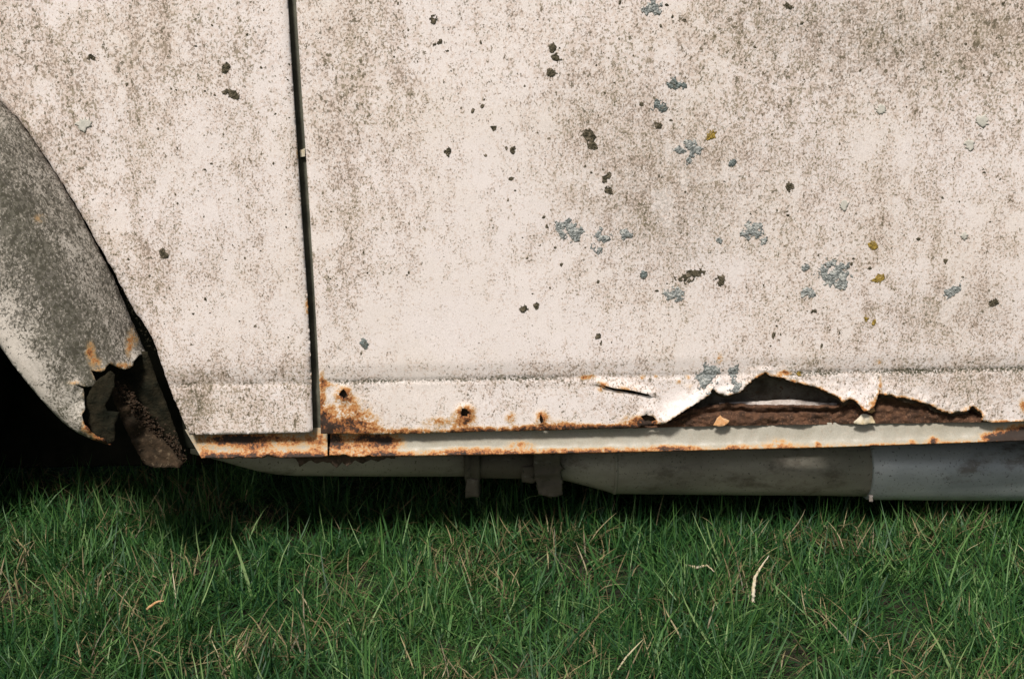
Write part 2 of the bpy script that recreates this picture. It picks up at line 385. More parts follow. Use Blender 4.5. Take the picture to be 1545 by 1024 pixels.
door_algae = [(1340, 60, 170, 80, .22), (1000, 320, 130, 100, .20), (1180, 20, 120, 40, .14), (1420, 470, 150, 60, .13), (1250, 260, 200, 120, .08), (960, 180, 140, 100, .10), (1480, 590, 90, 20, .12)]
def da(px, py):
    t = py - crease_row(px)
    v = blobs(px, py, door_algae)
    if abs(t) < 14:
        w = .78 + .9 * mnoise.noise(Vector((px * .012, 0, 7)))
        w *= 1.0 if px > 1180 else (.75 if px < 850 else .2)
        v += max(0, w) * 1.15 * math.exp(-(t / (2.6 if px < 1180 else 3.6)) ** 2) + .25 * max(0, w) * math.exp(-((t - 2) / 9) ** 2)
    return max(0, v)
def door_depth(px, py):
    y = body_depth(px, py)
    if py > 555 and 985 < px < 1500:
        d = poly_dist(px, py, tear_arr)
        amp = interp([(985, .003), (1010, .011), (1050, .009), (1100, .006), (1150, .003), (1230, .002), (1290, .006), (1312, .010), (1330, .003), (1400, .001), (1500, .0)], px)
        if d < 30: y -= amp * (1 - d / 30) ** 2 + .0034 * (1 - d / 30) * fbm(px, py, 1, .13, 3)
    for (hx, hy, hw) in hole_c:
        if hw > 40: continue
        d = math.hypot(px - hx, py - hy)
        if d < hw + 12: y -= .0025 * math.exp(-((d - hw * .5) / 5) ** 2)
    if py > 560 and 880 < px < 1000:
        d = poly_dist(px, py, crack)
        up_side = py < interp([(905, 580), (928, 586), (953, 589.5), (983, 598)], px)
        if d < 14: y -= (.0060 if up_side else -.0020) * (1 - d / 14)
    if py > 560:
        r = blobs(px, py, door_rust)
        if r > .1: y -= .0024 * min(1, r) * (.4 + fbm(px, py, 5, .11, 3))
    return y
door = sheet('door', outer, holes, [(380, -420, 2080, -20, 40), (380, -20, 1560, 535, 8.5), (1560, -20, 2080, 535, 40), (470, 535, 1560, 660, 3.4), (1560, 535, 2080, 660, 14)],
             door_depth, M['paint'], car, {'rust': dr, 'dirt': dd, 'algae': da})

# ---- narrow side panel between the wing and the door
SEAM = [(-620, -60), (-450, -45), (-330, -20), (-220, 20), (-130, 60), (-60, 103), (0, 150), (30, 180), (60, 222), (90, 268), (120, 318), (150, 372), (175, 420), (200, 478), (220, 530), (235, 572), (250, 606), (264, 645), (284, 700)]
edge_l = [(-620, -66), (-450, -51), (-330, -26), (-220, 14), (-130, 54), (-60, 97), (-1, 151), (29, 180.5), (59, 222.5), (89.5, 268.5), (120, 318.5), (150.5, 372), (177, 419.5), (203, 469), (216, 486), (226, 503), (235, 522), (243, 548), (256, 584), (272, 624), (286, 656)]
gap_l = [(434, -10), (440, 90), (449, 225), (456, 330), (463, 430), (468, 520), (471, 600), (472, 652)]
po = densify(edge_l[:-1], 6, False, .8, 9) + densify([(286, 656), (380, 654.5), (472, 652)], 4, False, .3, 4) + densify(gap_l[::-1][1:], 3.6, False) + [(395, -420), (-640, -420)]
side_rust = [(452, 222, 5, 26, .34), (464, 462, 3.5, 14, .55), (470, 560, 3, 30, .2)]
side_dirt = [(60, 60, 130, 120, .30), (40, 200, 60, 60, .25), (250, 60, 60, 120, .22), (210, 330, 60, 160, .22), (250, 400, 50, 80, .16), (360, 560, 120, 40, .26), (380, 620, 130, 30, .34), (290, 600, 30, 50, .35), (330, 120, 40, 90, .18),
             (180, 100, 20, 250, -.12), (290, 250, 26, 240, -.2), (420, 300, 26, 300, -.1), (360, 480, 70, 40, -.22), (250, 470, 30, 30, -.1), (120, 180, 30, 40, .15)]
def sda(px, py):
    t = py - crease_row(px)
    d = poly_dist(px, py, seam_arr)
    v = .75 * math.exp(-(t / 2.5) ** 2) * max(0, .5 + 1.0 * mnoise.noise(Vector((px * .02, 2, 7)))) if abs(t) < 12 else 0
    return v + .5 * math.exp(-(d / 16) ** 2) * max(0, .35 + mnoise.noise(Vector((px * .02, py * .02, 3)))) + blobs(px, py, [(292, 610, 18, 30, .4)])
seam_arr = np.array(SEAM, float)
def side_depth(px, py):
    y = body_depth(px, py)
    g = interp([(p[1], p[0]) for p in gap_l], py) - px           # edge rolls in at the door gap
    if -2 <= g < 12: y += .0035 * (1 - max(0, g) / 12) ** 2
    return y
side = sheet('side_panel', po, [], [(-640, -420, 480, -20, 40), (-640, -20, -20, 560, 30), (-20, -20, 415, 535, 8), (415, -20, 475, 535, 3.6), (200, 535, 475, 660, 4.5)], side_depth, M['paint'], car,
             {'rust': lambda x, y: blobs(x, y, side_rust), 'dirt': lambda x, y: blobs(x, y, side_dirt) + .12, 'algae': sda})

# ---- wing with its rusted-through tail
wing_seam = [(-620, -54), (-450, -39), (-330, -14), (-220, 26), (-130, 66), (-62, 108), (-1, 151), (29, 181.5), (58.5, 223.5), (88.5, 269.5), (118.5, 319.5), (148, 374), (173, 422), (197, 479.5), (212, 513), (221, 532)]
wing_hole = [(219, 533), (209, 536.5), (202, 545), (201, 551.6), (196, 555), (189.5, 556.5), (179, 554), (172, 550), (166, 547), (163.5, 550), (160, 553), (158, 558), (153, 560.5), (146, 560), (137, 557.6), (140, 565), (144.5, 574), (148, 581.6), (143, 583),
             (128, 582), (111, 580), (119, 583.5), (126, 587), (127, 600), (128.5, 617), (123.5, 624), (124, 632), (127, 641), (138, 653.6), (146, 660), (158, 664), (166, 671)]
wing_outer = [(159, 669.7), (142, 664), (119, 653.6), (105, 645), (93, 635), (80, 622), (60, 600), (35, 570), (15, 544), (0, 522), (-25, 494), (-60, 458), (-110, 418), (-170, 380), (-250, 350), (-350, 335), (-450, 330), (-620, 345)]  # left of view the edge is lowered to shade the grass
wo_poly = densify(wing_seam, 6, False, .5, 2) + densify(wing_hole, 2.6, False, .6, 8) + densify(wing_outer, 4, False, .3, 6)
wouter_arr = np.array(wing_outer[::-1], float); whole_arr = np.array(wing_hole, float)
def wing_bulge(px, py):
    d = poly_dist(px, py, seam_arr); return .150 * (1 - math.exp(-d / 105.0))
def wing_depth(px, py):
    y = -wing_bulge(px, py) + .001
    e = poly_dist(px, py, wouter_arr)
    if e < 16: y += .010 * (1 - e / 16) ** 2
    h = poly_dist(px, py, whole_arr)
    if h < 22: y += -.005 * (1 - h / 22) ** 2 + .004 * (1 - h / 22) * fbm(px, py, 2, .07, 3)
    return y + .0012 * fbm(px, py, 4, .012, 2) + .0004 * fbm(px, py, 4, .06, 2)
wing_rust = [(136, 530, 6, 14, .55), (145, 545, 8, 9, .45), (150, 560, 10, 4, .4), (186, 552, 16, 5, .45), (195, 520, 6, 18, .42), (112, 577, 10, 3, .35), (132, 645, 8, 12, .6), (158, 667, 20, 5, .8), (150, 662, 10, 6, .5), (60, 330, 8, 6, .3), (205, 500, 6, 20, .3)]
def wr(px, py):
    h = poly_dist(px, py, whole_arr)
    return blobs(px, py, wing_rust) + .32 * math.exp(-(h / 2.2) ** 2) * (.4 + .8 * mnoise.noise(Vector((px * .08, py * .08, 0))))
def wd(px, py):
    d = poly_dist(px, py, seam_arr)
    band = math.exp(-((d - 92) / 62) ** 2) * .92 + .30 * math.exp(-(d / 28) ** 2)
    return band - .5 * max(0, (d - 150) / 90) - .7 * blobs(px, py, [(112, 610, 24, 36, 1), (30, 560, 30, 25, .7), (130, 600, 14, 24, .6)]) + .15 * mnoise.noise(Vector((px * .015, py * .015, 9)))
def wa(px, py):
    d = poly_dist(px, py, seam_arr)
    return .26 * math.exp(-((d - 92) / 58) ** 2) + .12 + blobs(px, py, [(95, 620, 12, 10, .6), (85, 600, 10, 10, .3)]) - .2 * max(0, (d - 150) / 60) 
wing = sheet('wing', wo_poly, [], [(-640, -80, -20, 700, 28), (-20, 100, 240, 500, 7), (-20, 500, 240, 690, 4)], wing_depth, M['wing_paint'], car, {'rust': wr, 'dirt': wd, 'algae': wa}, .0020)

# inner reinforcing lip seen through the torn tail
lip = [(120, 618), (130, 600), (140, 582), (152, 570), (166, 560), (173, 566), (172, 585), (164, 600), (158, 612), (162, 620), (179, 622), (177, 632), (172, 640), (174, 652), (172, 664), (165, 669), (150, 664), (136, 655), (124, 640)]
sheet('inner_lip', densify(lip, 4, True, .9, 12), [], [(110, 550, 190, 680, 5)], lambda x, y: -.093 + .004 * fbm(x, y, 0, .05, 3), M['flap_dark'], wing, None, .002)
# closing panel behind the wing: upper sheet coloured dark for shade, brown lower sheet, crumbled ridge between
closing = bpy.data.objects.new('closing_panel', None)
upper = [(160, 548), (180, 540), (205, 530), (222, 530), (236, 572), (250, 606), (264, 645), (280, 697), (268, 685), (246, 655), (226, 628), (208, 600), (190, 585), (174, 577), (164, 566)]
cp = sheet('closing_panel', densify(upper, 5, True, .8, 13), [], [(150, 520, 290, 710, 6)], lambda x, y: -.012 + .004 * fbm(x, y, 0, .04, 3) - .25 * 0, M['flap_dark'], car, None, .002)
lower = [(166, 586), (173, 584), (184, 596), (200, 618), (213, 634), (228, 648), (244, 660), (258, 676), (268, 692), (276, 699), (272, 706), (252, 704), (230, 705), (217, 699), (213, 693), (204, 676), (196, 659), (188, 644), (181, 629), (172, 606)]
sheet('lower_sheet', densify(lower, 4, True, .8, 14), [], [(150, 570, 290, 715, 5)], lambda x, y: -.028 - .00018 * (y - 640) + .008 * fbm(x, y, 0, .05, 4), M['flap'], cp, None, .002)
def crumble(name, line, width, Y, mat, parent, n, seed, size):
    rr = random.Random(seed); bm = bmesh.new(); a = np.array(line, float)
    seg = np.cumsum([0] + [math.hypot(*(a[i + 1] - a[i])) for i in range(len(a) - 1)])
    for _ in range(n):
        s = rr.uniform(0, seg[-1]); x = np.interp(s, seg, a[:, 0]); y = np.interp(s, seg, a[:, 1])
        w = np.interp(s, seg, np.array(width)); x += rr.gauss(0, w); y += rr.gauss(0, w)
        c = P(x, y, Y + rr.uniform(-.006, .004)); r = size * rr.uniform(.45, 1.5)
        g = bmesh.ops.create_icosphere(bm, subdivisions=1, radius=r)
        ph = rr.uniform(0, 99); sc = Vector((rr.uniform(.5, 1.3), rr.uniform(.4, 1), rr.uniform(.4, 1.1)))
        for v in g['verts']: v.co = Vector([v.co[i] * sc[i] for i in range(3)]) * (1 + 1.0 * mnoise.noise(v.co * (1.6 / r) + Vector((ph, 0, 0)))) + c
    me = bpy.data.meshes.new(name); bm.to_mesh(me); bm.free()
    o = link(name, me, mat, parent, False); o['kind'] = 'stuff'; return o
crumble('rust_crumbs', [(170, 576), (184, 588), (200, 606), (215, 624), (226, 642), (240, 652)], [2, 4, 5, 6, 6, 5], -.03, M['crumb'], cp, 420, 4, .0015)
crumble('tip_crumbs', [(252, 655), (262, 668), (270, 682), (278, 695)], [6, 5, 4, 1.5], -.032, M['crumb'], cp, 200, 5, .0014)
crumble('seam_moss', [(60, 222), (90, 266), (122, 316), (150, 366), (178, 418), (202, 474), (222, 512), (232, 530)], [.4, .4, .5, .5, .6, 1.4, 2.6, 2.0], .010, M['flap_dark'], side, 200, 6, .0013)

# ---- sill strip in two lengths
sill_top = lambda px: door_bottom_row(px) - (1.5 if 985 < px < 1500 else 9)
sill_bot = lambda px: interp([(300, 692), (493, 690), (900, 683.5), (1250, 675), (1545, 665), (2100, 645)], px)
PROF = [(.020, 0.0), (.0185, .16), (.0178, .30), (.017, .42), (.016, .54), (.0147, .66), (.0128, .77), (.0102, .86), (.0078, .915), (.0065, .955), (.007, .985), (.009, 1.0), (.016, 1.005), (.06, .97)]
def sill_section(name, x0, x1, cut0, rust_l, dirtf, seed, extra=0.0):
    vs, fs, R, D, A = [], [], [], [], []
    xs = []; x = x0
    while x < x1: xs.append(x); x += 3.5 if x < 1560 else 25
    xs.append(x1); n = len(PROF)
    for i, x in enumerate(xs):
        t, b = sill_top(x), sill_bot(x)
        for (Y, f) in PROF:
            py = t + (b - t) * f; px = x
            if cut0: px = x + max(0, (1 - (x - x0) / 60)) * cut0 * (f - .2)
            nz = fbm(px, py, seed, .05, 3)
            if f > .9 and rust_l and nz > .05 and px < 560: py -= 5 * nz                 # eaten lower edge
            vs.append(P(px, py, Y + extra + .0012 * nz)); R.append(max(0, rust_l(px, py))); D.append(dirtf(px, py)); A.append(.05)
    for i in range(len(xs) - 1):
        for j in range(n - 1): fs.append((i * n + j, i * n + j + 1, (i + 1) * n + j + 1, (i + 1) * n + j))
    me = mesh(name, vs, fs)
    for a, v in (('rust', R), ('dirt', D), ('algae', A)): set_attr(me, a, v)
    return link(name, me, M['sill_paint'], car)
sr1 = [(350, 663, 34, 8, .85), (395, 659, 50, 5, .6), (345, 687, 40, 5, .6), (420, 686, 60, 5, .45), (470, 688, 40, 6, .55), (385, 672, 26, 8, .45), (480, 666, 12, 12, .5), (306, 668, 8, 16, .2), (440, 666, 30, 6, .3), (320, 689, 14, 5, .6)]
sr2 = [(505, 665, 9, 13, .95), (582, 666, 20, 9, .85), (560, 660, 30, 5, .7), (520, 672, 30, 14, .35), (560, 672, 40, 14, .3), (786, 671, 20, 6, .42), (1180, 672, 26, 8, .22), (1176, 664, 14, 6, .22), (1235, 669, 4, 4, .8), (1376, 668, 5, 5, .5), (1408, 664, 6, 6, .75),
       (1500, 660, 18, 7, .85), (1530, 657, 30, 9, .95), (1560, 652, 40, 12, .9), (1110, 676, 14, 5, .4), (1330, 672, 30, 3, .3), (720, 678, 60, 5, .3), (1010, 676, 30, 4, .5)]
def sr2f(px, py):
    b = sill_bot(px) - py
    w = interp([(500, .8), (640, .75), (760, .8), (880, .9), (960, .85), (1010, .55), (1060, .45), (1120, .35), (1250, .2), (1545, .15)], px)
    return blobs(px, py, sr2) + w * math.exp(-((b - 3.5) / 4.8) ** 2) * (.62 + .6 * mnoise.noise(Vector((px * .018, 5, 2)))) + (.35 * math.exp(-(b / 2.5) ** 2))
sill1 = sill_section('sill', 284, 494, 26, lambda x, y: blobs(x, y, sr1) + .13 + .35 * math.exp(-((sill_bot(x) - y) / 4) ** 2), lambda x, y: .25, 3)
sill1['label'] = 'short heavily rusted length of sill below the side panel'
sill2 = sill_section('sill', 499, 2050, -3, sr2f, lambda x, y: -.05, 5)
sill2['label'] = 'long pale grey sill strip below the door with rusty lower lip'
hang = [(440, 684), (600, 682), (596, 692), (584, 690), (572, 696), (560, 693), (548, 699), (536, 694), (524, 703), (517, 697), (508, 706), (500, 699), (488, 696), (478, 699), (470, 694), (462, 698), (452, 704), (448, 695)]
sheet('hanging_flakes', densify(hang, 3, True, .8, 21), [], [(430, 680, 610, 710, 4)], lambda x, y: .024 + .004 * fbm(x, y, 0, .07, 3), M['rust_dark'], sill1, None, .0015)
crumble('edge_crumbs', [(508, 660), (510, 668), (500, 676)], [3, 4, 3], .022, M['rust_dark'], sill2, 50, 10, .0028)

# ---- inner sill seen through the torn door bottom
def grid_part(name, x0, x1, ytop, ybot, nx, ny, Yf, mat, parent):
    vs, fs = [], []
    for i in range(nx + 1):
        x = x0 + (x1 - x0) * i / nx
        for j in range(ny + 1):
            y = ytop(x) + (ybot(x) - ytop(x)) * j / ny
            vs.append(P(x, y, Yf(x, y, j / ny)))
    for i in range(nx):
        for j in range(ny): fs.append((i * (ny + 1) + j, i * (ny + 1) + j + 1, (i + 1) * (ny + 1) + j + 1, (i + 1) * (ny + 1) + j))
    return link(name, mesh(name, vs, fs), mat, parent)
inner_top = lambda x: interp([(960, 626), (1010, 632), (1040, 618), (1075, 611), (1100, 607), (1130, 610), (1262, 611), (1275, 603), (1320, 598), (1330, 592), (1400, 605), (1500, 617)], x) + 1.6 * fbm(x, 0, 0, .08, 3)
inner = grid_part('inner_sill', 955, 1510, inner_top, lambda x: door_bottom_row(x) + 1, 190, 20, lambda x, y, t: .018 - .004 * t + .0062 * fbm(x * .45, y, 0, .045, 4) + .0035 * fbm(x, y, 8, .16, 2) - .005 * math.exp(-((t - .12) / .10) ** 2) + .005 * math.exp(-((t - .34 - .08 * fbm(x, 1, 1, .03, 2)) / .06) ** 2), M['rust'], car)
wtop = lambda x: interp([(1040, 611), (1080, 607), (1110, 606), (1150, 605), (1190, 602), (1205, 603), (1240, 607), (1262, 608)], x) + 1.0 * fbm(x, 4, 0, .1, 2)
grid_part('pale_flange', 1085, 1263, wtop, lambda x: wtop(x) + 9, 70, 4, lambda x, y, t: .030 - .007 * t + .003 * fbm(x, y, 5, .08, 3), M['pale_edge'], inner)
grid_part('inner_panel', 900, 1560, lambda x: 530, lambda x: 640, 60, 14, lambda x, y, t: .052 + .005 * fbm(x, y, 2, .03, 3), M['inner_back'], inner)
rk = random.Random(31); skin = [(x, y + 2.0 + 5.5 * max(0, mnoise.noise(Vector((x * .05, 4, 4))) + .35) + rk.uniform(-.8, .8)) for x, y in densify(TEAR[8:-3], 3, False)]
skin = [(x, min(y, door_bottom_row(x) - 1)) for x, y in skin]
sheet('inner_skin', densify([(1480, 560), (1060, 545), (1060, 590)], 14, False) + skin, [], [(1040, 540, 1500, 650, 6)], lambda x, y: body_depth(x, y) + .0055 + .0025 * fbm(x, y, 0, .09, 3), M['rust_dark'], inner, None, .0015)
sheet('door_light_block', densify([(490, 586), (880, 584), (985, 606), (998, 630), (985, 638), (960, 642), (490, 650)], 10), [], [(480, 580, 1000, 655, 9)], lambda x, y: body_depth(x, y) + .009 + .003 * fbm(x, y, 0, .05, 3), M['rust_dark'], door, None, .0015)  # dark sheet added to stop sun leaking through the door holes
def flake(name, poly, Y, mat, parent, tilt):
    cy = max(p[1] for p in poly); return sheet(name, densify(poly, 2.5, True, .4, 3), [], [(900, 560, 1500, 660, 3)], lambda x, y: Y + tilt * (cy - y) + .003 * fbm(x, y, 1, .09, 3), mat, parent, None, .0015)
flake('rust_flake', [(1076, 641), (1081, 633), (1084, 629), (1087, 626), (1092, 631), (1101, 634), (1098, 639), (1092, 642), (1084, 643)], .002, M['flake_orange'], inner, .0003)
flake('paint_flake', [(1288, 637), (1297, 628), (1301, 624), (1307, 624), (1316, 628), (1321, 638), (1305, 640), (1290, 640)], .004, M['flake_cream'], inner, .0002)
flake('paint_flake', [(1310, 622), (1314, 614), (1319, 615), (1321, 620), (1316, 623)], .006, M['flake_orange'], inner, 0)

# ---- dark jamb behind the door gap, structure inside the doors
def slab(name, pts_px, Y0, Y1, mat, parent):
    a = [P(x, y, Y0) for x, y in pts_px]; b = [p + Vector((0, Y1 - Y0, 0)) for p in a]; n = len(a)
    fs = [tuple(range(n)), tuple(range(2 * n - 1, n - 1, -1))] + [(i, n + i, n + (i + 1) % n, (i + 1) % n) for i in range(n)]
    me = mesh(name, a + b, fs); bm = bmesh.new(); bm.from_mesh(me); bmesh.ops.recalc_face_normals(bm, faces=bm.faces); bm.to_mesh(me); bm.free()
    return link(name, me, mat, parent, False)
jamb = slab('door_jamb', [(380, -430), (500, -430), (515, 654), (425, 655)], .021, .06, M['jamb'], car)
slab('striker_nub', [(452, 227), (460, 225), (460, 236), (453, 237)], .014, .03, M['flake_cream'], jamb)

# ---- underbody
zf = P(770, 662, .05).z
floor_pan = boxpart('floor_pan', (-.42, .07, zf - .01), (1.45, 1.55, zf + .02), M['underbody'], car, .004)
bulk = boxpart('bulkhead_sun_block', (-.455, .02, .19), (-.43, 1.5, .95), M['underbody'], car, .004)  # wall placed to block sun coming through the wheel arch
boxpart('arch_dark_backing', (-1.45, .40, .03), (-.46, .44, .95), M['underbody'], car, .004)  # added dark backing, run down near the ground to keep the arch black
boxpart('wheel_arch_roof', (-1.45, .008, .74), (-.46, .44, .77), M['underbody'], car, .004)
boxpart('far_light_block', (-1.5, 1.50, .10), (1.45, 1.56, .40), M['underbody'], car, .004)  # unseen barrier, added to stop light from the far side
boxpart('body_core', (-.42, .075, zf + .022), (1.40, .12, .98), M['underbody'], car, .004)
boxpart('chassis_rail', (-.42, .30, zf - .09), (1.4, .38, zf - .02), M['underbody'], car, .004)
# wheel in the dark of the arch, mostly out of the photograph
wheel = bpy.data.objects.new('wheel', None); COL.objects.link(wheel); wheel.parent = car
WC = Vector((P(-335, 520, .12).x, .22, .285))
def lathe(name, prof, mat, parent, seg=56):
    vs, fs = [], []; n = len(prof)
    for i in range(seg):
        a = 2 * math.pi * i / seg
        for (r, y) in prof: vs.append(WC + Vector((r * math.cos(a), y, r * math.sin(a))))
    for i in range(seg):
        k = (i + 1) % seg
        for j in range(n - 1): fs.append((i * n + j, k * n + j, k * n + j + 1, i * n + j + 1))
    me = mesh(name, vs, fs); bm = bmesh.new(); bm.from_mesh(me); bmesh.ops.recalc_face_normals(bm, faces=bm.faces); bm.to_mesh(me); bm.free()
    return link(name, me, mat, parent)
lathe('tyre', [(.19, -.06), (.20, -.068), (.24, -.072), (.275, -.062), (.285, -.05), (.287, 0), (.285, .05), (.275, .062), (.24, .072), (.19, .06)], M['rubber'], wheel)
lathe('rim', [(.0, -.02), (.05, -.03), (.06, -.012), (.14, -.02), (.165, -.045), (.19, -.055), (.195, -.06), (.19, .06)], M['rim'], wheel)

# ---- exhaust
PY = .150
def pc(px, py): return P(px, py, PY)
silencer = tube('silencer', [pc(832, 699), pc(850, 699.5), pc(880, 700), pc(912, 700.5), pc(926, 701), pc(1000, 701.3), pc(1100, 702), pc(1200, 703), pc(1312, 704)],
                [.022, .0235, .031, .0385, .0425, .0432, .0435, .0435, .0435], M['silencer'], car, 48, True, .0006)
tube('sleeve', [pc(1305, 704), pc(1307, 704), pc(1345, 704.3), pc(1450, 705), pc(1700, 706), pc(1990, 707)], [.0468, .0482, .0485, .0485, .0485, .0485], M['sleeve'], silencer, 48, True, .0005)
tube('seam_band', [pc(924, 701), pc(925.5, 701), pc(928, 701), pc(929.5, 701)], [.0426, .0437, .0437, .0428], M['silencer'], silencer, 48)
boxpart('solder_drip', tuple(pc(1301, 736) + Vector((0, -.047, -.004))), tuple(pc(1306, 736) + Vector((0, -.041, .006))), M['pale_edge'], silencer, 0, .002)
tube('exhaust_pipe', [pc(290, 672), pc(330, 678), pc(365, 685), pc(395, 690), pc(420, 693), pc(450, 694), pc(560, 694.5), pc(708, 695)], [.012, .015, .018, .021, .0225, .023, .023, .023], M['pipe'], car, 32, True, .0008)
tube('connecting_pipe', [pc(715, 697), pc(740, 697), pc(780, 698), pc(838, 699)], [.0235, .024, .024, .0225], M['bracket'], car, 32, True, .001)
clamp = tube('pipe_clamp', [pc(701, 696), pc(703, 696), pc(709, 696), pc(711, 696), pc(715, 696), pc(717, 696), pc(723, 696), pc(725, 696)], [.026, .0295, .0295, .027, .027, .0295, .0295, .026], M['bracket'], car, 32)
q = P(713, 735, PY - .015)
boxpart('clamp_bolt', (q.x - .010, q.y - .010, q.z - .012), (q.x + .010, q.y + .012, q.z + .016), M['bracket'], clamp, 0, .0045)
hb = bpy.data.objects.new('hanger_bracket', None)
a, b = P(806, 690, PY - .045), P(847, 748, PY - .03)
br = sheet('hanger_bracket', densify([(805, 684), (846, 684), (846, 715), (848, 730), (849, 746), (838, 749), (822, 747), (813, 746), (809, 722), (805, 712)], 3, True, .9, 17), [], [(800, 680, 852, 752, 4)], lambda x, y: PY - .045 + .006 * fbm(x, y, 0, .06, 3) - .004 * math.exp(-((y - 716) / 4) ** 2), M['bracket'], car, None, .010)
q = P(800, 712, PY - .02); boxpart('bracket_tab', (q.x - .012, q.y - .01, q.z - .012), (q.x + .008, q.y + .03, q.z + .012), M['bracket'], br, 0, .003)

# ------------------------------------------------------------------ lichen and moss growing on the paint
S = .00089                                     # metres on the panel for one photograph pixel
def lichen(name, px, py, rx, ry, ang, mat, parent, seed, height=.0028, step=1.15):
    """ragged crust: lobed, ridged relief with a torn outline, grown on the panel"""
    rr = random.Random(seed); ca, sa = math.cos(ang), math.sin(ang)
    f = door_depth if px > 480 else side_depth
    R_ = 1.45; nx = int(2 * R_ * rx / step) + 2; ny = int(2 * R_ * ry / step) + 2
    vs, fs, ids = [], [], {}
    base = f(px, py)
    for i in range(nx):
        for j in range(ny):
            u = -R_ * rx + i * step + rr.uniform(-.35, .35); w = -R_ * ry + j * step + rr.uniform(-.35, .35)
            q = (u / rx) ** 2 + (w / ry) ** 2
            m = .62 - .62 * q + .85 * mnoise.fractal(Vector((u * .10 + seed * 7.3, w * .085, seed)), .9, 2, 3) + .34 * mnoise.noise(Vector((u * .38, w * .38, seed * 2.1)))
            if m < .12: continue
            rid = 1 - abs(mnoise.noise(Vector((u * .24 + seed, w * .24, 5)))) * 2.2
            h = height * min(1, (m - .12) * 2.6) * (.25 + .75 * max(0, rid)) + .0006 * rr.random()
            x, y = px + u * ca - w * sa, py + u * sa + w * ca
            ids[i, j] = len(vs); vs.append(P(x, y, f(x, y) - h - .0002))
    for (i, j), a in ids.items():
        b, c, d = ids.get((i, j + 1)), ids.get((i + 1, j + 1)), ids.get((i + 1, j))
        if None not in (b, c, d): fs.append((a, b, c, d))
        elif b is not None and d is not None: fs.append((a, b, d))
        elif c is not None and d is not None and b is None: fs.append((a, c, d))
        elif b is not None and c is not None and d is None: fs.append((a, b, c))
    if not fs: return None
    return link(name, mesh(name, vs, fs), mat, parent, False)
LI = [(860, 348, 21, 13, .35, 'lichen'), (907, 357, 13, 11, 0, 'lichen'), (903, 374, 8, 8, .4, 'lichen'), (945, 352, 9, 7, 0, 'lichen'), (1137, 348, 16, 13, 0, 'lichen'), (1149, 361, 7, 9, 0, 'lichen'),
      (1258, 410, 22, 19, 0, 'lichen'), (1268, 427, 10, 8, 0, 'lichen'), (1220, 444, 10, 9, 0, 'lichen'), (1215, 402, 5, 5, 0, 'lichen'), (1018, 443, 13, 10, .4, 'lichen'), (1044, 222, 14, 12, 0, 'lichen'), (1026, 225, 8, 5, 0, 'lichen'), (1040, 243, 5, 5, 0, 'lichen'),
      (1105, 246, 6, 6, 0, 'lichen_dark'), (1435, 440, 16, 7, -.65, 'lichen'), (1020, 125, 12, 10, 0, 'lichen_dark'), (995, 159, 10, 9, 0, 'lichen_dark'), (985, 10, 13, 14, 0, 'lichen'), (972, 412, 6, 6, 0, 'lichen_dark'),
      (1085, 363, 4.5, 4, 0, 'lichen'), (1068, 570, 15, 20, .5, 'lichen'), (1106, 562, 7, 14, .2, 'lichen'), (1110, 582, 11, 11, 0, 'lichen'), (550, 517, 8, 7, .5, 'lichen_dark'), (120, 350, 7, 4, .4, 'lichen'),
      (1325, 420, 10, 7, 0, 'lichen_yellow'), (1316, 371, 8, 6, -.3, 'lichen_yellow'), (1307, 481, 5, 6, 0, 'lichen_yellow'), (1319, 488, 4, 6, 0, 'lichen_yellow'), (1072, 203, 7, 8, 0, 'lichen_yellow'), (1205, 565, 4, 4, 0, 'lichen_yellow'),
      (888, 204, 10, 9, 0, 'moss'), (894, 217, 7, 8, .3, 'moss'), (1042, 416, 20, 8, -.3, 'moss'), (1090, 421, 8, 8, 0, 'moss'), (347, 142, 12, 7, .6, 'moss'), (340, 103, 6, 7, 0, 'moss'), (247, 383, 8, 6, .3, 'moss'), (1193, 283, 6, 9, -.5, 'moss'),
      (915, 268, 9, 6, -.4, 'moss'), (918, 287, 7, 5, 0, 'moss'), (993, 190, 6, 6, 0, 'moss'), (835, 70, 8, 7, 0, 'moss'), (1190, 10, 7, 7, 0, 'moss'), (660, 63, 6, 5, 0, 'moss'), (654, 28, 5, 6, 0, 'moss'), (838, 85, 9, 6, .6, 'moss'), (832, 110, 9, 5, .3, 'moss'),
      (775, 225, 5, 7, 0, 'moss'), (676, 228, 5, 6, 0, 'moss'), (1228, 470, 5, 4, 0, 'moss'), (810, 462, 5, 5, 0, 'moss'), (1500, 455, 6, 5, 0, 'moss'), (138, 90, 5, 6, 0, 'moss'), (790, 465, 6, 6, 0, 'moss'), (903, 510, 8, 6, .8, 'moss')]
for i, (x, y, rx, ry, a, mk) in enumerate(LI):
    if x < 200 and mk == 'lichen': continue
    par = door if x > 480 else side
    lichen('moss_clump' if mk == 'moss' else 'lichen_patch', x, y, rx * 1.18, ry * 1.18, a, M[mk], par, i + 1, {'moss': .0012, 'lichen_yellow': .0010}.get(mk, .0017), .95 if max(rx, ry) < 9 else 1.2)
for i, (x, y, r) in enumerate([(1483, 182, 10), (1463, 219, 9), (1330, 166, 8), (1455, 356, 6), (126, 188, 12), (1274, 310, 8)]):   # flat crusts
    poly = hole(x, y, r, r * 1.05, 22, 40 + i)
    base_f = door_depth if x > 480 else side_depth
    sheet('lichen_patch', densify(poly, 2.5), [], [(x - r, y - r, x + r, y + r, 2.6)], lambda px, py, f=base_f: f(px, py) - .0012 - .0005 * fbm(px, py, 0, .3, 2), M['lichen_pale'], door if x > 480 else side, None, .0008)
